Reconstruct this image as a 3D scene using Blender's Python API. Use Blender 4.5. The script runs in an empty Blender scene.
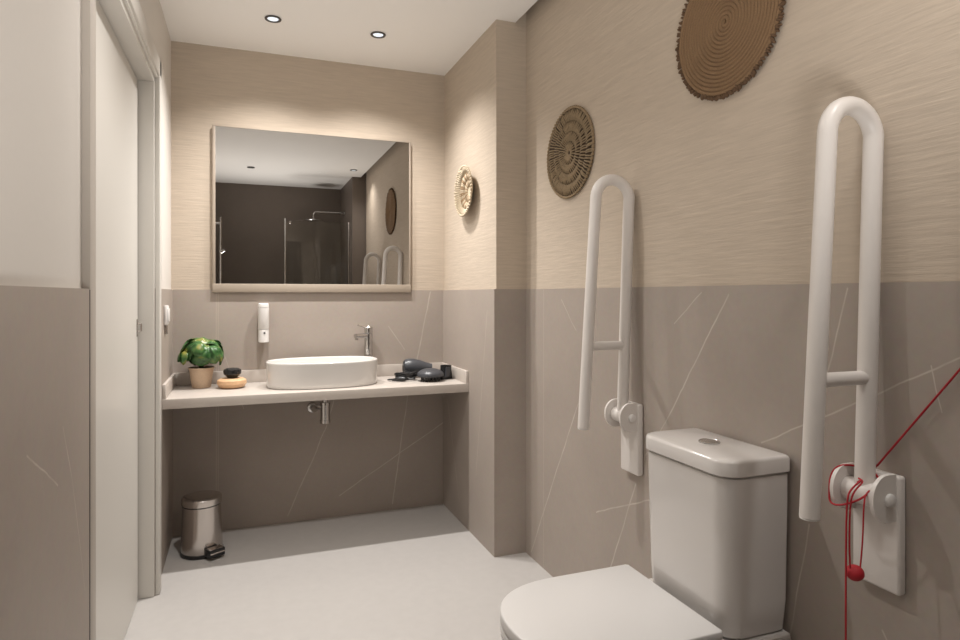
import bpy, bmesh, math, random
from mathutils import Vector, Matrix
random.seed(7)
PI = math.pi
SC = bpy.context.scene
COL = SC.collection

# ------------------------------------------------------------------ materials
def newmat(name):
    m = bpy.data.materials.new(name); m.use_nodes = True
    nt = m.node_tree; b = nt.nodes['Principled BSDF']
    return m, nt, b
def simple(name, col, rough=.5, metal=0., coat=0., bump=0., bscale=200., var=0., spec=.5):
    m, nt, b = newmat(name)
    b.inputs['Base Color'].default_value = (*col, 1)
    b.inputs['Roughness'].default_value = rough
    b.inputs['Metallic'].default_value = metal
    b.inputs['Coat Weight'].default_value = coat
    b.inputs['Specular IOR Level'].default_value = spec
    tc = nt.nodes.new('ShaderNodeTexCoord')
    n = nt.nodes.new('ShaderNodeTexNoise'); n.inputs['Scale'].default_value = bscale
    nt.links.new(tc.outputs['Object'], n.inputs['Vector'])
    if var:
        mx = nt.nodes.new('ShaderNodeMix'); mx.data_type = 'RGBA'
        mx.inputs[6].default_value = (*[c*(1-var) for c in col], 1)
        mx.inputs[7].default_value = (*[min(1, c*(1+var)) for c in col], 1)
        nt.links.new(n.outputs['Fac'], mx.inputs[0]); nt.links.new(mx.outputs[2], b.inputs['Base Color'])
    if bump:
        bp = nt.nodes.new('ShaderNodeBump'); bp.inputs['Strength'].default_value = bump
        bp.inputs['Distance'].default_value = .002
        nt.links.new(n.outputs['Fac'], bp.inputs['Height']); nt.links.new(bp.outputs['Normal'], b.inputs['Normal'])
    return m

def seg_group():
    g = bpy.data.node_groups.new('vein_segment', 'ShaderNodeTree')
    I = g.interface
    for nm, ty in (('P', 'NodeSocketVector'), ('A', 'NodeSocketVector'), ('D', 'NodeSocketVector'), ('Inv', 'NodeSocketFloat'), ('W', 'NodeSocketFloat')):
        I.new_socket(nm, in_out='INPUT', socket_type=ty)
    I.new_socket('Mask', in_out='OUTPUT', socket_type='NodeSocketFloat')
    N = g.nodes; L = g.links
    gi = N.new('NodeGroupInput'); go = N.new('NodeGroupOutput')
    def vm(op, a, b=None, fac=None):
        n = N.new('ShaderNodeVectorMath'); n.operation = op
        L.new(a, n.inputs[0])
        if b is not None: L.new(b, n.inputs[1])
        if fac is not None: L.new(fac, n.inputs['Scale'])
        return n
    pa = vm('SUBTRACT', gi.outputs['P'], gi.outputs['A'])
    dt = vm('DOT_PRODUCT', pa.outputs[0], gi.outputs['D'])
    mu = N.new('ShaderNodeMath'); mu.operation = 'MULTIPLY'; mu.use_clamp = True
    L.new(dt.outputs['Value'], mu.inputs[0]); L.new(gi.outputs['Inv'], mu.inputs[1])
    s = vm('SCALE', gi.outputs['D'], fac=mu.outputs[0])
    q = vm('SUBTRACT', pa.outputs[0], s.outputs[0])
    ln = vm('LENGTH', q.outputs[0])
    mr = N.new('ShaderNodeMapRange'); mr.interpolation_type = 'SMOOTHSTEP'
    L.new(ln.outputs['Value'], mr.inputs['Value']); mr.inputs['From Min'].default_value = 0
    L.new(gi.outputs['W'], mr.inputs['From Max'])
    mr.inputs['To Min'].default_value = 1; mr.inputs['To Max'].default_value = 0
    L.new(mr.outputs[0], go.inputs[0])
    return g
SEG = seg_group()

def tile_mat(name, segs=(), mask=(1, 1, 1), base=(.40, .345, .302), vein=(.60, .55, .49), joints=()):
    """large-format taupe stone tile with thin pale veins"""
    m, nt, b = newmat(name); N = nt.nodes; L = nt.links
    tc = N.new('ShaderNodeTexCoord'); P = tc.outputs['Object']
    n1 = N.new('ShaderNodeTexNoise'); n1.inputs['Scale'].default_value = 2.2; n1.inputs['Detail'].default_value = 8; n1.inputs['Roughness'].default_value = .65
    L.new(P, n1.inputs['Vector'])
    n2 = N.new('ShaderNodeTexNoise'); n2.inputs['Scale'].default_value = 60; n2.inputs['Detail'].default_value = 4
    L.new(P, n2.inputs['Vector'])
    r = N.new('ShaderNodeMix'); r.data_type = 'RGBA'
    r.inputs[6].default_value = (*[c*.86 for c in base], 1); r.inputs[7].default_value = (*[c*1.14 for c in base], 1)
    L.new(n1.outputs['Fac'], r.inputs[0])
    r2 = N.new('ShaderNodeMix'); r2.data_type = 'RGBA'; r2.blend_type = 'MULTIPLY'; r2.inputs[0].default_value = .12
    L.new(r.outputs[2], r2.inputs[6]); L.new(n2.outputs['Color'], r2.inputs[7])
    # distorted coordinates for the veins
    nd = N.new('ShaderNodeTexNoise'); nd.inputs['Scale'].default_value = 9; nd.inputs['Detail'].default_value = 3
    L.new(P, nd.inputs['Vector'])
    vs = N.new('ShaderNodeVectorMath'); vs.operation = 'SUBTRACT'; L.new(nd.outputs['Color'], vs.inputs[0]); vs.inputs[1].default_value = (.5, .5, .5)
    vm = N.new('ShaderNodeVectorMath'); vm.operation = 'MULTIPLY'; L.new(vs.outputs[0], vm.inputs[0]); vm.inputs[1].default_value = mask; vs = vm
    sc = N.new('ShaderNodeVectorMath'); sc.operation = 'SCALE'; L.new(vs.outputs[0], sc.inputs[0]); sc.inputs['Scale'].default_value = .013
    ad = N.new('ShaderNodeVectorMath'); ad.operation = 'ADD'; L.new(P, ad.inputs[0]); L.new(sc.outputs[0], ad.inputs[1])
    last = None
    for (A, B, w) in segs:
        g = N.new('ShaderNodeGroup'); g.node_tree = SEG
        D = Vector(B)-Vector(A)
        L.new(ad.outputs[0], g.inputs['P']); g.inputs['A'].default_value = A; g.inputs['D'].default_value = D
        g.inputs['Inv'].default_value = 1/D.length_squared; g.inputs['W'].default_value = w
        if last is None: last = g.outputs[0]
        else:
            mx = N.new('ShaderNodeMath'); mx.operation = 'MAXIMUM'; L.new(last, mx.inputs[0]); L.new(g.outputs[0], mx.inputs[1]); last = mx.outputs[0]
    # faint natural veins from a noise ridge
    nv = N.new('ShaderNodeTexNoise'); nv.inputs['Scale'].default_value = 1.1; nv.inputs['Detail'].default_value = 3; nv.inputs['Distortion'].default_value = .6
    mp = N.new('ShaderNodeMapping'); mp.inputs['Rotation'].default_value = (.5, .5, .6); mp.inputs['Scale'].default_value = (1, 1.3, .45)
    L.new(P, mp.inputs['Vector']); L.new(mp.outputs[0], nv.inputs['Vector'])
    sb = N.new('ShaderNodeMath'); sb.operation = 'SUBTRACT'; L.new(nv.outputs['Fac'], sb.inputs[0]); sb.inputs[1].default_value = .5
    ab = N.new('ShaderNodeMath'); ab.operation = 'ABSOLUTE'; L.new(sb.outputs[0], ab.inputs[0])
    mr = N.new('ShaderNodeMapRange'); mr.interpolation_type = 'SMOOTHSTEP'
    L.new(ab.outputs[0], mr.inputs['Value']); mr.inputs['From Max'].default_value = .0022; mr.inputs['To Min'].default_value = 0; mr.inputs['To Max'].default_value = 0
    if last is not None:
        # break the veins up a little
        ns = N.new('ShaderNodeTexNoise'); ns.inputs['Scale'].default_value = 14; ns.inputs['Detail'].default_value = 2; L.new(P, ns.inputs['Vector'])
        mb = N.new('ShaderNodeMapRange'); L.new(ns.outputs['Fac'], mb.inputs['Value']); mb.inputs['From Min'].default_value = .35; mb.inputs['From Max'].default_value = .65
        mb.inputs['To Min'].default_value = .4; mb.inputs['To Max'].default_value = .9
        ml = N.new('ShaderNodeMath'); ml.operation = 'MULTIPLY'; L.new(last, ml.inputs[0]); L.new(mb.outputs[0], ml.inputs[1])
        mx = N.new('ShaderNodeMath'); mx.operation = 'MAXIMUM'; L.new(ml.outputs[0], mx.inputs[0]); L.new(mr.outputs[0], mx.inputs[1]); fac = mx.outputs[0]
    else: fac = mr.outputs[0]
    r3 = N.new('ShaderNodeMix'); r3.data_type = 'RGBA'; L.new(fac, r3.inputs[0]); L.new(r2.outputs[2], r3.inputs[6]); r3.inputs[7].default_value = (*vein, 1)
    col = r3.outputs[2]
    for (axis, pos) in joints:
        sx = N.new('ShaderNodeSeparateXYZ'); L.new(P, sx.inputs[0])
        s2 = N.new('ShaderNodeMath'); s2.operation = 'SUBTRACT'; L.new(sx.outputs[axis], s2.inputs[0]); s2.inputs[1].default_value = pos
        a2 = N.new('ShaderNodeMath'); a2.operation = 'ABSOLUTE'; L.new(s2.outputs[0], a2.inputs[0])
        l2 = N.new('ShaderNodeMath'); l2.operation = 'LESS_THAN'; L.new(a2.outputs[0], l2.inputs[0]); l2.inputs[1].default_value = .0013
        m2 = N.new('ShaderNodeMix'); m2.data_type = 'RGBA'; L.new(l2.outputs[0], m2.inputs[0]); L.new(col, m2.inputs[6]); m2.inputs[7].default_value = (*[c*1.2 for c in base], 1)
        col = m2.outputs[2]
    L.new(col, b.inputs['Base Color'])
    b.inputs['Roughness'].default_value = .55; b.inputs['Specular IOR Level'].default_value = .35
    return m

def grass_mat(name, col=(.535, .455, .37)):
    """horizontal textile-weave wallpaper"""
    m, nt, b = newmat(name); N = nt.nodes; L = nt.links
    tc = N.new('ShaderNodeTexCoord')
    mp = N.new('ShaderNodeMapping'); mp.inputs['Scale'].default_value = (5, 5, 70)
    L.new(tc.outputs['Object'], mp.inputs['Vector'])
    n = N.new('ShaderNodeTexNoise'); n.inputs['Scale'].default_value = 1.6; n.inputs['Detail'].default_value = 5; n.inputs['Roughness'].default_value = .6; n.inputs['Distortion'].default_value = .12
    L.new(mp.outputs[0], n.inputs['Vector'])
    mr = N.new('ShaderNodeMapRange'); L.new(n.outputs['Fac'], mr.inputs['Value']); mr.inputs['From Min'].default_value = .3; mr.inputs['From Max'].default_value = .7
    mx = N.new('ShaderNodeMix'); mx.data_type = 'RGBA'; L.new(mr.outputs[0], mx.inputs[0])
    mx.inputs[6].default_value = (*[c*.93 for c in col], 1); mx.inputs[7].default_value = (*[c*1.06 for c in col], 1)
    L.new(mx.outputs[2], b.inputs['Base Color'])
    bp = N.new('ShaderNodeBump'); bp.inputs['Strength'].default_value = .38; bp.inputs['Distance'].default_value = .004
    L.new(n.outputs['Fac'], bp.inputs['Height']); L.new(bp.outputs['Normal'], b.inputs['Normal'])
    b.inputs['Roughness'].default_value = .85; b.inputs['Specular IOR Level'].default_value = .2
    return m

RX = 1.205      # right wall plane
S_R = [((RX,1.331,1.175),(RX,1.593,.791),.0035),((RX,1.436,1.18),(RX,1.555,1.091),.0025),((RX,.60,1.143),(RX,1.217,.807),.003),
       ((RX,.981,1.19),(RX,1.043,.941),.003),((RX,1.078,.652),(RX,1.131,.362),.003),((RX,.804,1.041),(RX,.786,.958),.002),
       ((RX,2.133,.755),(RX,2.557,.023),.004),((RX,1.755,.554),(RX,1.92,.18),.004),((RX,2.0,.383),(RX,1.60,.56),.0035),
       ((RX,2.271,1.154),(RX,2.148,1.039),.002),((RX,1.593,.791),(RX,1.70,.66),.002),((RX,.90,.5),(RX,.70,.2),.003)]
BY = 3.385
S_B = [((.451,BY,.64),(.410,BY,.48),.0035),((.410,BY,.48),(.214,BY,.037),.004),((.851,BY,.66),(.762,BY,.035),.004),((.477,BY,.11),(1.05,BY,.455),.0035),
       ((.975,BY,1.19),(.897,BY,.80),.005),((.74,BY,1.005),(.829,BY,.872),.003),((-.10,BY,.9),(.0,BY,.6),.002)]
LX = -.30
S_L = [((LX,1.107,.936),(LX,1.273,.847),.0028),((LX,1.305,.941),(LX,1.368,.837),.0025),((LX,1.368,.837),(LX,1.471,.579),.0015),((LX,.9,.7),(LX,1.1,.3),.002)]
PX = 1.05
S_P = [((PX,2.70,1.1),(PX,2.85,.3),.0025),((PX,3.3,.6),(PX,3.1,.1),.003),((1.17,2.62,1.0),(1.10,2.62,.2),.002)]
M_tileR = tile_mat('taupe_tile_right', S_R, (0, 1, 1), joints=((1, 2.43),))
M_tileB = tile_mat('taupe_tile_back', S_B, (1, 0, 1), joints=((0, -.127), (0, -.118)))
M_tileL = tile_mat('taupe_tile_left', S_L, (0, 1, 1))
M_tileP = tile_mat('taupe_tile_column', S_P, (0, 0, 1))
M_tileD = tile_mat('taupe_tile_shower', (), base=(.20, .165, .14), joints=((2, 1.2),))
M_grass = grass_mat('beige_weave_wallpaper')
M_plaster = simple('off_white_plaster', (.68, .645, .60), .75, bump=.03, bscale=90, var=.01, spec=.3)
M_ceil = simple('white_ceiling_paint', (.88, .86, .83), .8, bump=.02, bscale=60, spec=.3)
M_dark = simple('shadow_gap_paint', (.16, .14, .125), .8)
M_floor = simple('pale_floor_stone', (.49, .468, .447), .42, bump=.02, bscale=25, var=.05, spec=.4)
M_door = simple('cream_lacquered_door', (.64, .615, .57), .38, bump=.01, bscale=30, spec=.45)
M_counter = simple('pale_counter_stone', (.54, .49, .445), .35, bump=.01, bscale=30, var=.05)
M_ceram = simple('white_ceramic', (.70, .68, .655), .12, coat=.5, bump=.004, bscale=8)
M_ceramT = simple('white_toilet_ceramic', (.68, .65, .625), .14, coat=.4, bump=.004, bscale=8)
M_lid = simple('white_toilet_lid_plastic', (.66, .645, .63), .32, bump=.004, bscale=20)
M_rail = simple('white_coated_rail', (.74, .70, .665), .38, bump=.01, bscale=120)
M_plast = simple('white_plastic', (.78, .76, .74), .35, bump=.01, bscale=80)
M_chrome = simple('chrome', (.62, .61, .60), .18, metal=1, bump=.003, bscale=30)
M_steel = simple('brushed_steel', (.58, .54, .51), .24, metal=1, bump=.03, bscale=120)
M_black = simple('black_plastic_and_gap_shade', (.012, .012, .013), .3, bump=.01, bscale=100)  # black plastic parts, also the painted shade in the door gaps
M_dgrey = simple('dark_grey_plastic', (.055, .058, .066), .33, bump=.01, bscale=100)
M_red = simple('red_cord', (.42, .010, .020), .6, bump=.3, bscale=900)
M_mirror = simple('mirror_silver', (.60, .59, .575), .0, metal=1)
M_frame = simple('beige_mirror_frame', (.37, .31, .25), .5, bump=.02, bscale=60, var=.03)
M_liner = simple('taupe_door_edge', (.50, .455, .405), .5, bump=.01)
M_jute = simple('jute_rope', (.23, .14, .072), .85, bump=1., bscale=420, var=.35)
M_jutedark = simple('jute_fringe', (.13, .075, .04), .9, bump=1., bscale=500, var=.45)
M_sea = simple('seagrass', (.32, .235, .14), .8, bump=.8, bscale=300, var=.4)
M_seadark = simple('seagrass_backing', (.07, .045, .028), .9, bump=.5, bscale=200, var=.3)
M_reed = simple('cream_reed', (.58, .49, .36), .7, bump=.7, bscale=250, var=.15)
M_reedtan = simple('tan_reed', (.34, .22, .12), .7, bump=.7, bscale=250, var=.2)
M_wood = simple('light_wood', (.66, .42, .24), .45, bump=.1, bscale=60, var=.15)
M_pot = simple('plant_pot_kraft', (.60, .45, .32), .75, bump=.3, bscale=150, var=.12)
M_soil = simple('potting_soil', (.03, .02, .014), .95, bump=1, bscale=200, var=.4)
M_stem = simple('plant_stem', (.04, .05, .02), .7, bump=.2)
M_ring = simple('downlight_ring', (.10, .095, .09), .35, metal=.6)
M_stone = simple('black_polished_stone', (.015, .015, .016), .22, bump=.02, bscale=40)
# leaf
M_leaf, nt, b = newmat('green_leaf')
tc = nt.nodes.new('ShaderNodeTexCoord'); n = nt.nodes.new('ShaderNodeTexNoise'); n.inputs['Scale'].default_value = 22
nt.links.new(tc.outputs['Object'], n.inputs['Vector'])
cr = nt.nodes.new('ShaderNodeValToRGB'); cr.color_ramp.elements[0].position = .36; cr.color_ramp.elements[0].color = (.018, .075, .016, 1)
cr.color_ramp.elements[1].position = .66; cr.color_ramp.elements[1].color = (.24, .24, .05, 1)
e = cr.color_ramp.elements.new(.5); e.color = (.06, .16, .045, 1)
nt.links.new(n.outputs['Fac'], cr.inputs[0]); nt.links.new(cr.outputs[0], b.inputs['Base Color']); b.inputs['Roughness'].default_value = .32
# glass
M_glass, nt, b = newmat('clear_shower_glass')
b.inputs['Base Color'].default_value = (.93, .96, .95, 1); b.inputs['Transmission Weight'].default_value = 1; b.inputs['Roughness'].default_value = 0; b.inputs['IOR'].default_value = 1.45
M_lensoff = simple('unlit_downlight_lens', (.06, .06, .06), .3)
# lamp lens
M_lens, nt, b = newmat('lit_downlight_lens')
b.inputs['Base Color'].default_value = (.8, .85, .9, 1); b.inputs['Emission Color'].default_value = (.80, .90, 1, 1); b.inputs['Emission Strength'].default_value = .3

# ------------------------------------------------------------------ mesh helpers
def obj(name, bm, mat, parent=None, smooth=True, ang=35, label=None):
    bmesh.ops.remove_doubles(bm, verts=bm.verts, dist=1e-6)
    bmesh.ops.recalc_face_normals(bm, faces=bm.faces)
    me = bpy.data.meshes.new(name); bm.to_mesh(me); bm.free()
    mats = mat if isinstance(mat, (list, tuple)) else [mat]
    for q in mats: me.materials.append(q)
    if smooth:
        me.shade_smooth(); me.set_sharp_from_angle(angle=math.radians(ang))
    o = bpy.data.objects.new(name, me); COL.objects.link(o)
    if parent: o.parent = parent
    if label: o['label'] = label
    return o
def tag(o, label, cat, group=None):
    o['label'] = label; o['category'] = cat
    if group: o['group'] = group
    return o
def thing(name, label, cat, loc=(0, 0, 0), rot=(0, 0, 0), group=None):
    o = bpy.data.objects.new(name, None); COL.objects.link(o); o.empty_display_size = .05
    o.location = loc; o.rotation_euler = rot
    return tag(o, label, cat, group)
def struct(name, bm, mat, parent=None, **k):
    o = obj(name, bm, mat, parent, **k)
    if not parent: o['kind'] = 'structure'
    return o
def box(bm, x0, x1, y0, y1, z0, z1, bev=0., mi=0, seg=2):
    n0 = len(bm.faces)
    t = bmesh.new()
    bmesh.ops.create_cube(t, size=1)
    for v in t.verts: v.co = Vector(((x0+x1)/2+v.co.x*(x1-x0), (y0+y1)/2+v.co.y*(y1-y0), (z0+z1)/2+v.co.z*(z1-z0)))
    if bev: bmesh.ops.bevel(t, geom=list(t.edges), offset=bev, segments=seg, profile=.5, affect='EDGES')
    for f in t.faces: f.material_index = mi
    me = bpy.data.meshes.new('t'); t.to_mesh(me); t.free(); bm.from_mesh(me); bpy.data.meshes.remove(me)
    return bm
def loft(bm, rings, cap=True, mi=0, close=True):
    vs = [[bm.verts.new(p) for p in r] for r in rings]
    n = len(rings[0])
    for a, b2 in zip(vs, vs[1:]):
        for i in range(n if close else n-1):
            j = (i+1) % n
            f = bm.faces.new((a[i], a[j], b2[j], b2[i])); f.material_index = mi
    if cap:
        for r in (vs[0], vs[-1]):
            f = bm.faces.new(r); f.material_index = mi
    return bm
def lathe(bm, prof, n=48, c=(0, 0, 0), axis='z', cap=True, mi=0):
    """prof: list of (r, h)"""
    rings = []
    for r, h in prof:
        ring = []
        for i in range(n):
            a = 2*PI*i/n; x, y = r*math.cos(a), r*math.sin(a)
            p = {'z': (x, y, h), 'x': (h, x, y), 'y': (x, h, y)}[axis]
            ring.append((p[0]+c[0], p[1]+c[1], p[2]+c[2]))
        rings.append(ring)
    return loft(bm, rings, cap, mi)
def tube(bm, pts, r, n=16, closed=False, cap=True, mi=0):
    pts = [Vector(p) for p in pts]; m = len(pts)
    rs = r if isinstance(r, (list, tuple)) else [r]*m
    tans = []
    for i in range(m):
        if closed: t = pts[(i+1) % m]-pts[i-1]
        else: t = pts[min(i+1, m-1)]-pts[max(i-1, 0)]
        tans.append(t.normalized())
    up = Vector((0, 0, 1)) if abs(tans[0].z) < .9 else Vector((1, 0, 0))
    u = tans[0].cross(up).normalized(); rings = []
    for i in range(m):
        if i:
            q = tans[i-1].rotation_difference(tans[i]); u = (q @ u); u = (u-tans[i]*u.dot(tans[i])).normalized()
        w = tans[i].cross(u)
        rings.append([pts[i]+(u*math.cos(2*PI*k/n)+w*math.sin(2*PI*k/n))*rs[i] for k in range(n)])
    if closed: rings.append(rings[0]); return loft(bm, rings, False, mi)
    return loft(bm, rings, cap, mi)
def fillet(pts, rad, seg=8):
    pts = [Vector(p) for p in pts]; out = [pts[0]]
    for a, p, c in zip(pts, pts[1:], pts[2:]):
        d1 = (a-p); d2 = (c-p); l = min(rad, d1.length*.49, d2.length*.49)
        s = p+d1.normalized()*l; e = p+d2.normalized()*l
        for k in range(seg+1):
            t = k/seg; out.append(s*(1-t)**2+p*2*t*(1-t)+e*t*t)
    out.append(pts[-1]); return out
def rrect(cx, cy, hx, hy, r, z, seg=8):
    """rounded rectangle; r = radii for corners (+x+y, -x+y, -x-y, +x-y)"""
    if not isinstance(r, (list, tuple)): r = [r]*4
    out = []
    for k, (sx, sy, a0) in enumerate(((1, 1, 0), (-1, 1, PI/2), (-1, -1, PI), (1, -1, 1.5*PI))):
        q = max(r[k], 1e-4); ox, oy = cx+sx*(hx-q), cy+sy*(hy-q)
        for i in range(seg+1):
            a = a0+PI/2*i/seg; out.append((ox+q*math.cos(a), oy+q*math.sin(a), z))
    return out
def blob(bm, c, rx, ry, rz, M=None, u=12, v=8, mi=0):
    t = bmesh.new(); bmesh.ops.create_uvsphere(t, u_segments=u, v_segments=v, radius=1)
    for q in t.verts:
        p = Vector((q.co.x*rx, q.co.y*ry, q.co.z*rz)); q.co = (M @ p if M else p)+Vector(c)
    for f in t.faces: f.material_index = mi
    me = bpy.data.meshes.new('t'); t.to_mesh(me); t.free(); bm.from_mesh(me); bpy.data.meshes.remove(me)

# ------------------------------------------------------------------ the room
CZ = 2.41; TZ = 1.2; FY = -.75
B = bmesh.new
struct('floor', box(B(), -.60, 1.45, FY-.2, 3.55, -.1, 0), M_floor, smooth=False)
struct('ceiling', box(B(), -.60, 1.155, FY-.2, 3.55, CZ, CZ+.06), M_ceil, smooth=False)
struct('trim_1', box(B(), 1.0, 1.45, FY-.2, 3.55, CZ+.20, CZ+.28), M_dark, smooth=False)
bm = B(); box(bm, -.45, 1.40, BY, BY+.12, 0, TZ); box(bm, -.45, 1.40, BY+.007, BY+.12, TZ, CZ+.2, mi=1)
struct('wall_back', bm, [M_tileB, M_grass], smooth=False)
bm = B(); box(bm, RX, 1.35, FY, 2.63, 0, TZ); box(bm, RX+.004, 1.35, .12, 2.632, TZ, CZ+.2, mi=1); box(bm, RX, 1.35, FY, .12, TZ, CZ+.2, mi=2)
struct('wall_right', bm, [M_tileR, M_grass, M_tileD], smooth=False)
bm = B(); box(bm, PX, RX+.1, 2.612, BY, 0, TZ); box(bm, PX+.011, RX+.1, 2.616, BY+.007, TZ, CZ+.2, mi=1)
struct('wall_column', bm, [M_tileP, M_grass], smooth=False)
struct('wall_rear', box(B(), -.45, 1.35, FY-.1, FY, 0, CZ+.2), M_tileD, smooth=False)
struct('wall_shower', box(B(), 1.068, RX, FY, .10, 0, CZ+.2), M_tileD, smooth=False)
# left wall, near stretch (tiles proud of the plaster), shower stretch, alcove stretch, lintel
bm = B(); box(bm, -.45, LX, .3, 1.510, 0, 1.188); box(bm, -.45, -.316, .3, 1.519, 1.188, CZ, mi=1); box(bm, -.45, LX, FY, .3, 0, CZ, mi=2)
box(bm, -.45, -.330, 2.745, BY+.007, TZ, CZ, mi=1); box(bm, -.45, -.322, 2.745, BY, 0, TZ)
box(bm, -.45, -.330, 1.519, 2.745, 2.04, CZ, mi=1); box(bm, -.47, -.452, 1.4, 2.9, 0, 2.1, mi=3)  # last panel is coloured black so the slit beside the leaf reads as shade
struct('wall_left', bm, [M_tileL, M_plaster, M_tileD, M_black], smooth=False)
# door: leaf between stepped casings
door = struct('door_1', box(B(), -.42, -.38, 1.56, 2.72, .004, 1.998, .002), M_door, smooth=False)
bm = B(); box(bm, -.3805, -.3775, 2.690, 2.710, 1.016, 1.082, .0008)
tube(bm, fillet([(-.379, 2.700, 1.035), (-.366, 2.700, 1.035), (-.366, 2.700, 1.066), (-.379, 2.700, 1.066)], .008), .0035, 8)
obj('door_handle', bm, M_steel, door, label='small recessed steel finger pull')
bm = B()
box(bm, -.445, -.325, 2.733, 2.775, 0, 2.03, .004)              # far jamb
box(bm, -.329, -.306, 2.745, 2.795, 0, 2.10, .006)              # far architrave
box(bm, -.445, -.325, 1.53, 2.775, 2.003, 2.035, .004)          # head stop
box(bm, -.329, -.306, 1.53, 2.795, 2.030, 2.10, .006)           # head architrave
box(bm, -.329, -.314, 1.53, 2.740, 2.020, 2.058, .004)
struct('trim_2', bm, M_door, smooth=True)
bm = B(); box(bm, -.445, -.300, 1.521, 1.575, 0, 2.10, .003)
struct('trim_3', bm, M_liner, smooth=True)
struct('gap_shade', box(B(), -.322, -.3004, 1.5182, 1.5208, 0, 1.186), M_black, smooth=False)  # thin black strip: painted shade for the gap beside the casing

# ------------------------------------------------------------------ ceiling downlights
def downlight(x, y, label, power, sharp=.02, size=130):
    t = thing('ceiling_light', label, 'ceiling light', (x, y, CZ-.0005), group=None)
    bm = B(); lathe(bm, [(.022, -.001), (.034, -.001), (.036, -.003), (.035, -.006), (.028, -.0065), (.0245, -.004), (.022, -.001)], 40, cap=False)
    obj('ring', bm, M_ring, t)
    bm = B(); lathe(bm, [(.0005, -.0055), (.012, -.005), (.0235, -.0035), (.0235, -.0005), (.0005, -.0005)], 32)
    obj('lens', bm, M_lens if power > 5 else M_lensoff, t)
    if not power: return t
    l = bpy.data.lights.new('lamp', 'SPOT'); l.energy = power; l.spot_size = math.radians(size); l.spot_blend = 1; l.shadow_soft_size = sharp
    l.color = (1, .965, .93)
    lo = bpy.data.objects.new('ceiling_lamp', l); COL.objects.link(lo); lo.location = (0, 0, -.012); lo.parent = t
    return t
downlight(.123, 2.955, 'small round recessed downlight over the plant end of the counter', 37)
downlight(.597, 2.960, 'small round recessed downlight over the right half of the counter', 37)
downlight(.067, .26, 'round downlight reflected at left in the mirror', 0)
downlight(1.02, .47, 'round downlight near the right wall, reflected at right in the mirror', 12, .03)
downlight(.123, 1.95, 'round downlight added out of view in the middle of the ceiling near the door', 30, .02)  # unseen middle downlight, added to even out the room's light
# added fill spot out of view, aimed up to brighten the ceiling
l = bpy.data.lights.new('ceiling_fill', 'SPOT'); l.energy = 56; l.spot_size = math.radians(122); l.spot_blend = 1; l.shadow_soft_size = .2; l.color = (1, .965, .93)
lo = bpy.data.objects.new('ceiling_fill', l); COL.objects.link(lo); lo.location = (.22, -.10, .75); lo.rotation_euler = (PI-math.radians(24), 0, 0)

# ------------------------------------------------------------------ mirror
t = thing('wall_mirror', 'large rectangular mirror with slim beige frame hung on the alcove wall', 'mirror', (.358, BY, 1.186))
def loc(o, x, y, z): o.data.transform(Matrix.Translation((-x, -y, -z)))
bm = B(); box(bm, -.128, .858, 3.3745, BY+.0065, 1.201, 2.010); o = obj('backing', bm, M_frame, t, False); loc(o, .358, BY, 1.186)
bm = B()
box(bm, -.144, .861, 3.368, 3.3845, 1.187, 1.230, .002); box(bm, -.144, -.130, 3.369, 3.3845, 1.187, 2.013, .002)
box(bm, .851, .861, 3.369, 3.3845, 1.187, 2.013, .002); box(bm, -.144, .861, 3.369, 3.3845, 2.009, 2.013, .001)
o = obj('frame', bm, M_frame, t); loc(o, .358, BY, 1.186)
bm = B(); box(bm, -.131, .852, 3.3715, 3.3742, 1.226, 2.0095); o = obj('glass', bm, M_mirror, t, False); loc(o, .358, BY, 1.186)

# ------------------------------------------------------------------ counter
CT = .733
t = thing('vanity_countertop', 'pale stone countertop spanning the alcove under the mirror', 'countertop', (0, 0, 0))
bm = B(); box(bm, -.3215, 1.0495, 2.95, BY-.0005, CT-.042, CT, .0015); obj('slab', bm, M_counter, t)
bm = B(); box(bm, -.3215, 1.0495, BY-.014, BY-.0005, CT+.0003, CT+.062, .0015); obj('backsplash', bm, M_counter, t)
bm = B(); box(bm, -.3215, -.308, 2.952, BY-.0145, CT+.0003, CT+.062, .0015); obj('side_upstand', bm, M_counter, t)
bm = B(); box(bm, 1.036, 1.0495, 2.952, BY-.0145, CT+.0003, CT+.062, .0015); obj('side_upstand', bm, M_counter, t)

# basin: rounded oval vessel with thin rim
def oval(cx, cy, hx, hy, z, n=72, p=2.45):
    out = []
    for i in range(n):
        a = 2*PI*i/n; c, s = math.cos(a), math.sin(a)
        out.append((cx+hx*math.copysign(abs(c)**(2/p), c), cy+hy*math.copysign(abs(s)**(2/p), s), z))
    return out
bx_, by_ = .365, 3.165
t = thing('washbasin', 'white oval vessel washbasin standing on the pale countertop', 'washbasin', (bx_, by_, CT))
bm = B()
prof = [(.262, .150, .0005), (.267, .155, .004), (.269, .157, .02), (.272, .160, .105), (.272, .160, .110), (.2705, .1585, .1125), (.267, .155, .113),
        (.2645, .1525, .1115), (.263, .151, .106), (.256, .144, .05), (.235, .125, .025), (.15, .08, .016), (.03, .03, .014)]
loft(bm, [oval(0, 0, a-.006, b2-.002, z*(1.09 if z > .0006 else 1)) for a, b2, z in prof])
obj('bowl', bm, M_ceram, t, ang=60)
bm = B(); lathe(bm, [(.001, .0185), (.018, .0185), (.022, .0165), (.022, .0145)], 24); obj('drain', bm, M_chrome, t)
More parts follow.
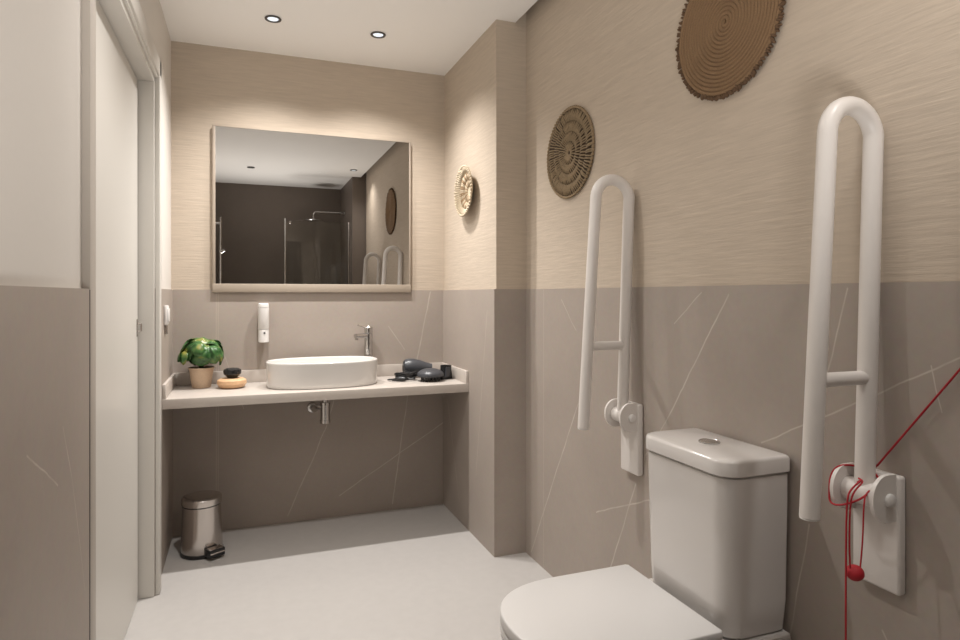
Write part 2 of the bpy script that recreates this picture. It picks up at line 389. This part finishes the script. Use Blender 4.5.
# faucet
fx, fy = .622, 3.341
t = thing('basin_faucet', 'tall chrome single-lever faucet behind the white basin', 'faucet', (fx, fy, CT))
bm = B(); lathe(bm, [(.024, .0003), (.027, .006), (.022, .008), (.022, .236), (.020, .238)], 32); obj('body', bm, M_chrome, t)
bm = B(); lathe(bm, [(.022, .240), (.022, .268), (.019, .272)], 32)
tube(bm, [(0, 0, .266), (-.02, -.010, .272), (-.06, -.020, .282)], [.006, .0055, .0045], 10); obj('lever', bm, M_chrome, t)
bm = B(); d = Vector((-.83, -.55, 0)).normalized()
tube(bm, [d*.012+Vector((0, 0,   .225)), d*.05+Vector((0, 0, .226)), d*.095+Vector((0, 0, .227))], [.0135, .0125, .0115], 16)
tube(bm, [d*.085+Vector((0, 0, .220)), d*.085+Vector((0, 0, .206))], .0085, 14); obj('spout', bm, M_chrome, t)
# bottle trap under the counter
t = thing('sink_trap', 'chrome bottle trap hanging under the counter below the basin', 'pipe', (.375, 3.16, CT-.042))
bm = B(); lathe(bm, [(.016, .0015), (.016, -.03), (.013, -.031), (.013, -.045)], 24); obj('tailpiece', bm, M_chrome, t)
bm = B(); lathe(bm, [(.016, -.043), (.024, -.045), (.025, -.055), (.0235, -.056), (.0235, -.130), (.0255, -.131), (.0255, -.146), (.018, -.149)], 28); obj('bottle', bm, M_chrome, t)
bm = B(); tube(bm, fillet([(-.012, 0, -.066), (-.036, .02, -.066), (-.040, .10, -.095), (-.040, .2225, -.105)], .03), .015, 14)
lathe(bm, [(.014, .208), (.024, .213), (.027, .2245), (.014, .2245)], 24, (-.040, 0, -.105), 'y'); obj('waste_pipe', bm, M_chrome, t)

# ------------------------------------------------------------------ things on the counter
t = thing('potted_plant', 'small leafy green plant in a kraft paper pot on the counter', 'plant', (-.188, 3.275, CT))
bm = B(); lathe(bm, [(.002, .0005), (.040, .0005), (.042, .003), (.054, .088), (.0575, .089), (.058, .096), (.054, .0965), (.051, .082), (.002, .082)], 36); obj('pot', bm, M_pot, t)
bm = B(); lathe(bm, [(.002, .0825), (.050, .0825), (.047, .090), (.002, .093)], 28); obj('soil', bm, M_soil, t)
bm = B()
for k in range(7):
    a = k*2*PI/7; tube(bm, [(0.004*math.cos(a), .004*math.sin(a), .085), (.012*math.cos(a), .012*math.sin(a), .13), (.035*math.cos(a), .035*math.sin(a), .165)], [.005, .004, .002], 6)
tube(bm, [(0, 0, .085), (.003, 0, .13), (0, 0, .175)], [.008, .006, .003], 8)
obj('stem', bm, M_stem, t)
bm = B(); rnd = random.Random(5)
for k in range(38):
    u = (k+.5)/38; th = k*2.39996; el = math.acos(1-1.45*u)            # from straight up to a little below level
    rr = .076+.030*rnd.random()
    c = Vector((rr*math.sin(el)*math.cos(th), rr*math.sin(el)*math.sin(th), .166+.062*math.cos(el)))
    out = Vector((math.sin(el)*math.cos(th), math.sin(el)*math.sin(th), math.cos(el)*.9+.15)).normalized()
    out = (out+Vector((rnd.uniform(-.45, .45), rnd.uniform(-.45, .45), rnd.uniform(-.2, .3)))).normalized()
    tip = (Vector((math.cos(th), math.sin(th), -.9))+Vector((rnd.uniform(-.7, .7), rnd.uniform(-.7, .7), 0)))
    tip = (tip-out*tip.dot(out)).normalized(); side = out.cross(tip)
    w = .024+.013*rnd.random(); l = w*1.25; nu, nv = 7, 7; g = []
    for i in range(nu):
        row = []
        for j in range(nv):
            a, b2 = -1+2*i/(nu-1), -1+2*j/(nv-1)
            wid = math.sqrt(max(0, 1-a*a))*(1-.25*a)+.02
            h = -.35*a*a*l-.25*(b2*b2)*w+.05*w*math.cos(6*b2)
            row.append(bm.verts.new(c+tip*(a*l)+side*(b2*wid*w)+out*h))
        g.append(row)
    for i in range(nu-1):
        for j in range(nv-1): bm.faces.new((g[i][j], g[i+1][j], g[i+1][j+1], g[i][j+1]))
o = obj('foliage', bm, M_leaf, t, ang=180)
md = o.modifiers.new('thick', 'SOLIDIFY'); md.thickness = .0008
wx, wy = -.052, 3.215
bm = B(); lathe(bm, [(.002, .0005), (.046, .0005), (.058, .007), (.067, .022), (.065, .037), (.052, .0455), (.002, .047)], 40)
o = obj('wooden_dish', bm, M_wood); o.location = (wx, wy, CT)
tag(o, 'round light wooden lidded dish on the counter beside the plant', 'wooden dish')
bm = B(); lathe(bm, [(.002, .0475), (.021, .0475), (.028, .055), (.039, .066), (.041, .078), (.038, .087), (.027, .093), (.002, .095)], 40)
o = obj('polished_stone', bm, M_stone); o.location = (wx+.002, wy, CT)
tag(o, 'glossy black round stone resting on top of the light wooden dish', 'stone')

# hair dryer lying behind, diffuser, concentrator nozzle
t = thing('hair_dryer', 'black hair dryer lying on the counter with its cord gathered', 'hair dryer', (.845, 3.27, CT))
bm = B(); ax = Vector((.93, -.12, -.10)).normalized(); c0 = Vector((-.050, .0, .062))
prof = [(.0, .030), (.003, .036), (.02, .043), (.05, .045), (.085, .040), (.12, .031), (.145, .027), (.150, .027), (.150, .022)]
up = Vector((0, 0, 1)); s1 = ax.cross(up).normalized(); s2 = ax.cross(s1)
loft(bm, [[c0+ax*h+(s1*math.cos(2*PI*k/28)+s2*math.sin(2*PI*k/28))*r for k in range(28)] for h, r in prof]); obj('barrel', bm, M_dgrey, t)
bm = B()
for q in range(5):
    r = .006+.0055*q
    tube(bm, [c0-ax*.001+(s1*math.cos(2*PI*k/24)+s2*math.sin(2*PI*k/24))*r for k in range(24)], .0015, 6, closed=True)
obj('air_grille', bm, M_black, t)
bm = B(); tube(bm, [(-.02, .01, .040), (-.035, -.035, .030), (-.062, -.085, .020), (-.085, -.115, .015)], [.018, .019, .017, .012], 16); obj('handle', bm, M_black, t)
bm = B(); pts = []
for k in range(60):
    a = k*.42; pts.append((-.062+.050*math.cos(a)+.012*math.sin(k*1.3)*.5, -.105+.032*math.sin(a), .0075+.0006*(k % 20)+.010*math.sin(k*.5)**2+.0003*k))
pts = fillet([(-.085, -.115, .015), (-.115, -.12, .0065), (-.135, -.10, .006), (-.12, -.075, .006), (-.09, -.07, .007)], .02)+[Vector(p) for p in pts]
tube(bm, pts, .005, 8)
tube(bm, fillet([(-.09, -.095, .005), (-.13, -.06, .0045), (-.150, -.075, .0045)], .02), .0036, 8); obj('cord', bm, M_black, t)
bm = B(); tube(bm, [(-.118, -.118, .012), (-.095, -.135, .013), (-.075, -.145, .014)], [.010, .0125, .009], 12)
tube(bm, [(-.120, -.110, .010), (-.150, -.098, .010)], .0028, 8); tube(bm, [(-.128, -.124, .010), (-.158, -.112, .010)], .0028, 8); obj('plug', bm, M_black, t)
t = thing('dryer_diffuser', 'dark grey dome diffuser lying prongs down on the counter', 'diffuser', (.897, 3.108, CT))
bm = B(); lathe(bm, [(.056, .024), (.069, .026), (.070, .035), (.065, .045), (.050, .056), (.028, .063), (.001, .065)], 40, cap=False)
lathe(bm, [(.001, .023), (.056, .023), (.056, .028)], 40, cap=False); obj('dome', bm, M_dgrey, t)
bm = B()
for rr, nn in ((.046, 16), (.028, 9), (.01, 4)):
    for k in range(nn):
        a = 2*PI*k/nn; tube(bm, [(rr*math.cos(a), rr*math.sin(a), .023), (rr*math.cos(a), rr*math.sin(a), .001)], [.0045, .0032], 8)
obj('prongs', bm, M_black, t)
t = thing('dryer_nozzle', 'black flared concentrator nozzle standing at the right end of the counter', 'nozzle', (.993, 3.150, CT), (0, 0, .35)); t.scale = (1.12, 1.1, 1.1)
bm = B(); rg = []
for z, hx, hy, r in ((.0005, .033, .012, .005), (.02, .030, .015, .008), (.050, .026, .022, .02), (.066, .026, .024, .022)): rg.append(rrect(0, 0, hx, hy, r, z))
for z, hx, hy, r in ((.066, .023, .021, .019), (.030, .022, .012, .010)): rg.append(rrect(0, 0, hx, hy, r, z))
loft(bm, rg); obj('shell', bm, M_black, t)
bm = B(); loft(bm, [rrect(-.010, -.020, .011, .006, .005, .015), rrect(-.006, -.0245, .013, .0045, .004, .058)]); obj('side_rib', bm, M_dgrey, t)

# wall dispenser
t = thing('soap_dispenser', 'slim white tubular dispenser fixed to the tile between plant and basin', 'dispenser', (.094, BY, .935)); t.scale = (1, 1, .965)
bm = B(); loft(bm, [rrect(0, -.033, .0255-k, .0255-k, .024-k, z) for z, k in ((0, .003), (.003, 0), (.068, 0))]); obj('reservoir', bm, M_plast, t)
bm = B(); loft(bm, [rrect(0, -.033, .0265-k, .0265-k, .024-k, z) for z, k in ((.0695, .001), (.071, 0), (.182, 0))]); obj('cover', bm, M_plast, t)
bm = B(); loft(bm, [rrect(0, -.033, .0265-k, .0265-k, .024-k, z) for z, k in ((.1835, .001), (.185, 0), (.200, .001), (.204, .006))]); obj('push_cap', bm, M_plast, t)
bm = B(); lathe(bm, [(.0005, -.0605), (.0045, -.0605), (.0045, -.058), (.0005, -.058)], 16, (.004, 0, .05), 'y'); obj('level_window', bm, M_black, t)
bm = B(); box(bm, -.012, .012, -.012, -.0005, .01, .19, .002); obj('wall_bracket', bm, M_plast, t)
# socket plate on the alcove's left wall
t = thing('wall_socket', 'small white switch box on the alcove side wall above the counter', 'switch', (-.3215, 3.06, 1.032))
bm = B(); box(bm, .0003, .012, -.042, .042, .012, .096, .004); obj('plate', bm, M_plast, t)
bm = B(); box(bm, .0125, .017, -.03, .03, .025, .083, .002); obj('rocker', bm, M_plast, t)
bm = B(); box(bm, .0003, .010, -.018, .018, -.030, .010, .003); obj('cover_plate', bm, M_steel, t, label='small grey metal plate')

# ------------------------------------------------------------------ pedal bin
t = thing('pedal_bin', 'small brushed steel pedal bin in the corner under the counter', 'bin', (-.178, 3.135, 0), (0, 0, .55))
t.scale = (1.06, 1.06, 1.03)
bm = B(); lathe(bm, [(.001, .012), (.0835, .012), (.084, .016), (.080, .10), (.0765, .212), (.0765, .214), (.001, .214)], 56); obj('body', bm, M_steel, t)
bm = B(); lathe(bm, [(.001, .0005), (.085, .0005), (.0865, .004), (.086, .0165), (.083, .0168), (.001, .0168)], 56); obj('base_ring', bm, M_black, t)
bm = B(); lathe(bm, [(.001, .2145), (.0785, .2145), (.0785, .219), (.001, .219)], 56); obj('rim_gasket', bm, M_black, t)
bm = B(); lathe(bm, [(.001, .2195), (.080, .2195), (.0805, .222), (.0795, .246), (.076, .250), (.06, .254), (.001, .2585)], 56); obj('lid', bm, M_steel, t)
bm = B(); box(bm, -.034, .034, -.128, -.083, .012, .046, .004); o = obj('pedal', bm, M_black, t)
bm = B(); tube(bm, fillet([(-.030, .086, .02), (-.030, .092, .20), (.030, .092, .20), (.030, .086, .02)], .01), .006, 8); obj('rear_handle', bm, M_black, t)
bm = B(); box(bm, -.032, .032, -.1300, -.1282, .028, .034, .0004); box(bm, -.030, .030, -.124, -.090, .0462, .0475, .0004); obj('pedal_trim', bm, M_steel, o)

# ------------------------------------------------------------------ fold-up grab rails
def grab_rail(y, label):
    t = thing('grab_rail', label, 'grab rail', (RX, y, .575), group='fold-up grab rails either side of the toilet')
    xo = lambda x: x-RX
    zz = lambda z: z-.575
    # local frame: x from the wall, z from the plate's foot
    bm = B(); n = 24; pts = [(xo(1.016), 0, zz(.749)), (xo(1.062), 0, zz(1.486))]
    cxm, rad = (1.062+1.188)/2, (1.188-1.062)/2
    for k in range(1, n): a = PI-PI*k/n; pts.append((xo(cxm+rad*math.cos(a)), 0, zz(1.486+rad*math.sin(a))))
    pts += [(xo(1.1865), 0, zz(1.480)), (xo(1.162), 0, zz(.775))]
    tube(bm, pts, .0183, 20); obj('rail_tube', bm, M_rail, t)
    bm = B(); tube(bm, [(xo(1.032), 0, zz(1.010)), (xo(1.169), 0, zz(1.010))], .0142, 16); obj('cross_bar', bm, M_rail, t)
    bm = B(); lathe(bm, [(.0165, 0), (.0178, .001), (.0165, .003)], 20, (xo(1.016), 0, zz(.746))); obj('end_cap', bm, M_plast, t)
    bm = B(); box(bm, -.0225, -.0005, -.056, .044, .017, .248, .006, seg=3); obj('wall_plate', bm, M_rail, t)
    for s in (-1, 1):
        bm = B(); out = []
        for k in range(19): a = PI/2+PI*k/18; out.append((xo(1.160)+.040*math.cos(a), zz(.782)+.046*math.sin(a)))
        out += [(-.0226, zz(.736)), (-.0226, zz(.828))]
        yc = -.047 if s < 0 else .040
        loft(bm, [[(px, yc+dy, pz) for px, pz in out] for dy in (-.004, .004)]); f = obj('flange', bm, M_rail, t)
        bm = B(); lathe(bm, [(.013, yc+s*.0045), (.012, yc+s*.010), (.008, yc+s*.012)], 20, (xo(1.163), 0, zz(.780)), 'y'); obj('pivot_cap', bm, M_plast, f)
    bm = B(); lathe(bm, [(.024, -.0425), (.024, .0355)], 24, (xo(1.163), 0, zz(.780)), 'y'); obj('pivot_drum', bm, M_rail, t)
    return t
grab_rail(1.765, 'white fold-up grab rail on the alcove side of the toilet, nothing tied to it')
grab_rail(.907, 'white fold-up grab rail nearest the camera, with red cord wound around its foot')

# ------------------------------------------------------------------ emergency pull cord
t = thing('emergency_cord', 'thin red emergency pull cord knotted around the nearer grab rail', 'pull cord', (RX, .907, .8))
def W(*p): return [Vector(q)-Vector((RX, .907, .8)) for q in p]
def smooth(p, it=2):
    p = [Vector(q) for q in p]
    for _ in range(it):
        o = [p[0]]
        for a, b2 in zip(p, p[1:]): o += [a*.75+b2*.25, a*.25+b2*.75]
        p = o+[p[-1]]
    return p
bm = B()
RC = .0018
# down from the wall, round the far flange, across the front of the tube and up its right side
tube(bm, W(*smooth([(1.2035, .60, 1.245), (1.1965, .751, 1.040), (1.190, .900, .834)], 0), *smooth([(1.189, .905, .829), (1.180, .932, .824), (1.152, .944, .828), (1.136, .953, .820), (1.128, .957, .800), (1.126, .957, .772), (1.122, .953, .752), (1.120, .936, .750), (1.122, .912, .760), (1.130, .885, .779), (1.150, .8845, .792), (1.172, .885, .800), (1.182, .892, .815), (1.178, .920, .830)])), RC*1.15, 8)
# doubled strand hanging on the left of the tube
tube(bm, W(*smooth([(1.135, .900, .806), (1.128, .885, .815), (1.098, .883, .803), (1.084, .883, .785), (1.082, .883, .66), (1.083, .884, .5), (1.084, .884, .05)])), RC, 8)
tube(bm, W(*smooth([(1.140, .902, .812), (1.130, .883, .812), (1.102, .8795, .800), (1.089, .8795, .78), (1.087, .880, .70), (1.091, .881, .650)])), RC, 8)
# single strand on the right, tied to the ball
tube(bm, W(*smooth([(1.150, .8835, .793), (1.136, .880, .792), (1.125, .879, .780), (1.122, .879, .70), (1.114, .8795, .636)])), RC*.85, 8)
obj('cord', bm, M_red, t)
bm = B(); blob(bm, W((1.102, .880, .640))[0], .0165, .0165, .0150, u=24, v=16); obj('pull_ball', bm, M_red, t)

# ------------------------------------------------------------------ toilet
t = thing('toilet', 'white close-coupled toilet with closed lid standing against the right wall', 'toilet', (RX, 1.295, 0))
def L3(p): return (p[0]-RX, p[1]-1.295, p[2])
def dshape(xr, xf, hw, z, cy=1.295, rr=.006, n=28, xs=None):
    """rear edge at xr, rounded nose at xf"""
    xs = xs if xs is not None else xf+min(.215, (xr-xf)*.6); out = []
    for i in range(n+1):
        a = PI/2+PI*i/n; c, s = math.cos(a), math.sin(a); p = 2.35
        out.append(L3((xs-(xs-xf)*abs(c)**(2/p), cy+hw*math.copysign(abs(s)**(2/p), s), z)))
    out += [L3((xr-rr, cy-hw, z)), L3((xr, cy-hw+rr, z)), L3((xr, cy+hw-rr, z)), L3((xr-rr, cy+hw, z))]
    return out
HW = .187
bm = B(); loft(bm, [dshape(1.190, .66, .11, .0005), dshape(1.195, .655, .115, .02), dshape(1.195, .65, .12, .18), dshape(1.195, .60, .150, .28), dshape(1.195, .560, .180, .36), dshape(1.195, .556, .184, .375), dshape(1.195, .56, .18, .384)])
obj('bowl', bm, M_ceramT, t, ang=50)
bm = B(); loft(bm, [dshape(.985, .558, HW-.004, .3855), dshape(.987, .554, HW, .390), dshape(.987, .554, HW, .402), dshape(.985, .556, HW-.002, .4045)]); obj('seat', bm, M_lid, t, ang=50)
bm = B(); loft(bm, [dshape(.990, .556, HW-.002, .4065), dshape(.992, .554, HW, .409), dshape(.992, .554, HW, .430), dshape(.991, .555, HW-.001, .4325), dshape(.989, .558, HW-.003, .4335)]); obj('lid', bm, M_lid, t, ang=50)
bm = B()
for s in (-1, 1):
    bm = B(); tube(bm, [L3((.999, 1.295+s*.10-.022, .399)), L3((.999, 1.295+s*.10+.022, .399))], .009, 14); obj('hinge', bm, M_chrome, t)
# cistern
def rr4(x0, x1, y0, y1, z, rf, rb=.012): return [L3(p) for p in rrect((x0+x1)/2, (y0+y1)/2, (x1-x0)/2, (y1-y0)/2, (rb, rf, rf, rb), z, 10)]
ty0, ty1 = 1.122, 1.450
bm = B(); loft(bm, [rr4(1.027, 1.190, ty0+.016, ty1-.014, .3850, .05), rr4(1.022, 1.192, ty0+.010, ty1-.008, .392, .05), rr4(1.018, 1.196, ty0+.005, ty1-.005, .46, .05), rr4(1.013, 1.197, ty0+.001, ty1-.001, .70, .05), rr4(1.013, 1.197, ty0+.001, ty1-.001, .756, .05), rr4(1.018, 1.194, ty0+.006, ty1-.006, .7585, .048)])
cis = obj('cistern', bm, M_ceramT, t, ang=40)
bm = B(); loft(bm, [rr4(1.010, 1.197, ty0-.001, ty1+.001, .7615, .05), rr4(1.006, 1.199, ty0-.004, ty1+.004, .764, .054), rr4(1.006, 1.199, ty0-.004, ty1+.004, .793, .054), rr4(1.009, 1.197, ty0-.001, ty1+.001, .7985, .052), rr4(1.016, 1.193, ty0+.005, ty1-.005, .8005, .048)])
obj('cistern_lid', bm, M_ceramT, cis, ang=50)
bm = B(); lathe(bm, [(.001, .0), (.026, .0), (.026, .003), (.0235, .0045), (.0225, .0035), (.001, .0038)], 32, L3((1.108, 1.292, .8006)))
obj('flush_button', bm, M_chrome, cis)

# ------------------------------------------------------------------ woven wall pieces (local z points out of the wall)
def face_left(o, x, y, z): o.location = (x, y, z); o.rotation_euler = (0, -PI/2, 0)
# coiled jute disc with knotted edge
t = thing('jute_wall_disc', 'large brown coiled jute disc with shaggy edge, high on the right wall', 'wall decoration'); face_left(t, RX+.0035, 1.337, 1.900)
bm = B(); turns = 17; R0 = .186; pts = []; N_ = 1500
for i in range(N_):
    u = (i+1)/N_; th = 2*PI*turns*math.sqrt(u) if False else 2*PI*turns*u
    pts.append(((.003+R0*u)*math.cos(th), (.003+R0*u)*math.sin(th), .008))
tube(bm, pts, .0062, 7); lathe(bm, [(.001, .0005), (R0-.003, .0005), (R0-.003, .006), (.001, .006)], 60)
obj('coil', bm, M_jute, t, ang=180)
bm = B(); rnd = random.Random(3)
for k in range(150):
    a = 2*PI*k/150+rnd.uniform(-.02, .02); r = R0+.006+rnd.uniform(-.002, .004)
    M3 = Matrix.Rotation(a+rnd.uniform(-.6, .6), 3, 'Z') @ Matrix.Rotation(rnd.uniform(-.5, .5), 3, 'Y')
    blob(bm, (r*math.cos(a), r*math.sin(a), .008+rnd.uniform(-.002, .003)), .0085, .0038, .006, M3, 7, 5)
obj('fringe', bm, M_jutedark, t, ang=180)
# seagrass disc with radiating weave
t = thing('seagrass_wall_disc', 'brown seagrass disc with radiating weave, lower disc between column and grab rail', 'wall decoration'); face_left(t, RX+.0035, 2.198, 1.735); t.scale = (1.02, 1.07, 1)
bm = B(); lathe(bm, [(.001, .0005), (.170, .0005), (.170, .004), (.001, .005)], 64); obj('backing', bm, M_seadark, t)
bm = B()
for (r0, r1, nn, w) in ((.008, .045, 20, .0030), (.045, .082, 40, .0030), (.082, .122, 60, .0031), (.122, .165, 84, .0031)):
    for k in range(nn):
        a = 2*PI*k/nn+rnd.uniform(-.012, .012); tw = rnd.uniform(.02, .05)
        tube(bm, [(r0*math.cos(a), r0*math.sin(a), .006), ((r0+r1)/2*math.cos(a+tw/2), (r0+r1)/2*math.sin(a+tw/2), .0115), (r1*math.cos(a+tw), r1*math.sin(a+tw), .006)], [w*.8, w, w*.8], 6)
obj('weave', bm, M_sea, t, ang=180)
bm = B()
for k in range(76):
    a = 2*PI*k/76; blob(bm, (.171*math.cos(a), .171*math.sin(a), .007), .0085, .0045, .0065, Matrix.Rotation(a+1.1, 3, 'Z'), 8, 6)
obj('braided_rim', bm, M_sea, t, ang=180)
# shallow reed basket on the column's side
t = thing('woven_wall_basket', 'small cream and tan reed basket hung on the column beside the mirror', 'basket'); face_left(t, PX+.0115, 2.955, 1.690)
def bowl_z(r): return .004+.036*(r/.12)**2.1
bm = B(); lathe(bm, [(.001, .003), (.04, bowl_z(.04)-.002), (.08, bowl_z(.08)-.002), (.118, bowl_z(.118)-.002), (.119, bowl_z(.118)), (.08, bowl_z(.08)+.001), (.04, bowl_z(.04)+.001), (.001, .006)], 48); obj('shell', bm, M_reed, t)
bmc = B(); bmt = B()
for k in range(56):
    a = 2*PI*k/56
    for r0, r1, which in ((.022, .055, 0), (.055, .088, 1), (.088, .12, 2)):
        q = (bmt if ((k//2) % 2 and which < 2) else bmc)
        if r0 < .03 and k % 2: continue
        tube(q, [(r0*math.cos(a), r0*math.sin(a), bowl_z(r0)+.002), ((r0+r1)/2*math.cos(a+.03), (r0+r1)/2*math.sin(a+.03), bowl_z((r0+r1)/2)+.006), (r1*math.cos(a+.05), r1*math.sin(a+.05), bowl_z(r1)+.002)], [.0016+.012*r0, .0020+.014*r0, .0020+.012*r0], 6)
obj('reed_weave', bmc, M_reed, t, ang=180); obj('tan_weave', bmt, M_reedtan, t, ang=180, label='tan reed pattern')
bm = B()
for k in range(46):
    a = 2*PI*k/46; blob(bm, (.1215*math.cos(a), .1215*math.sin(a), bowl_z(.12)+.001), .0075, .0055, .0068, Matrix.Rotation(a+1.0, 3, 'Z'), 8, 6)
obj('rim', bm, M_reed, t, ang=180)

# ------------------------------------------------------------------ shower end of the room (seen in the mirror)
t = thing('shower_screen', 'clear glass shower screen with chrome post, seen in the mirror', 'shower screen', (.40, -.085, 0))
bm = B(); box(bm, .012, .667, -.004, .004, .004, 1.95, .001); obj('pane', bm, M_glass, t, False)
bm = B(); box(bm, -.004, .011, -.010, .010, .0005, 1.965, .002); obj('post', bm, M_chrome, t)
bm = B(); box(bm, .652, .6675, -.009, .009, .004, 1.95, .002); obj('wall_channel', bm, M_steel, t)
bm = B(); lathe(bm, [(.014, .005), (.016, .008), (.016, .022), (.012, .026)], 20, (.055, 0, 1.925), 'y'); obj('clamp', bm, M_chrome, t)
t = thing('rain_shower', 'round chrome rain shower head on a long wall arm, seen in the mirror', 'shower head', (1.068, -.42, 2.09))
bm = B(); tube(bm, fillet([(0, 0, 0), (-.345, 0, 0), (-.345, 0, -.085)], .04), .009, 14)
lathe(bm, [(.026, 0), (.026, -.008), (.012, -.012)], 20, axis='x'); obj('arm', bm, M_chrome, t)
bm = B(); lathe(bm, [(.012, -.072), (.02, -.085), (.10, -.092), (.104, -.096), (.10, -.100), (.001, -.100)], 40, (-.345, 0, 0)); obj('head', bm, M_chrome, t)
t = thing('shower_rail', 'slim vertical chrome bar on the left wall, reflected at the mirror edge', 'shower rail', (LX, .38, .93))
bm = B(); tube(bm, [(.10, 0, 0), (.10, 0, .97)], .008, 12); obj('bar', bm, M_chrome, t)
for z in (.06, .91):
    bm = B(); tube(bm, [(0, 0, z), (.10, 0, z)], .010, 12); obj('wall_mount', bm, M_chrome, t)
bm = B(); tube(bm, [(.09, 0, .64), (.13, 0, .66)], [.016, .013], 14); obj('slider', bm, M_chrome, t)

# ------------------------------------------------------------------ camera, world, view
cam = bpy.data.cameras.new('camera'); co = bpy.data.objects.new('camera', cam); COL.objects.link(co)
co.location = (0, 0, 1.176); co.rotation_euler = (PI/2, 0, -math.radians(20.6))
cam.sensor_width = 36; cam.lens = 36*629/960; cam.shift_y = -(320-294.5)/960; cam.clip_start = .02
SC.camera = co
w = bpy.data.worlds.new('world'); SC.world = w; w.use_nodes = True
w.node_tree.nodes['Background'].inputs[0].default_value = (.02, .018, .016, 1)
vs = SC.view_settings; vs.view_transform = 'Standard'; vs.look = 'None'; vs.gamma = 1; vs.use_curve_mapping = False
vs.exposure = 1.14
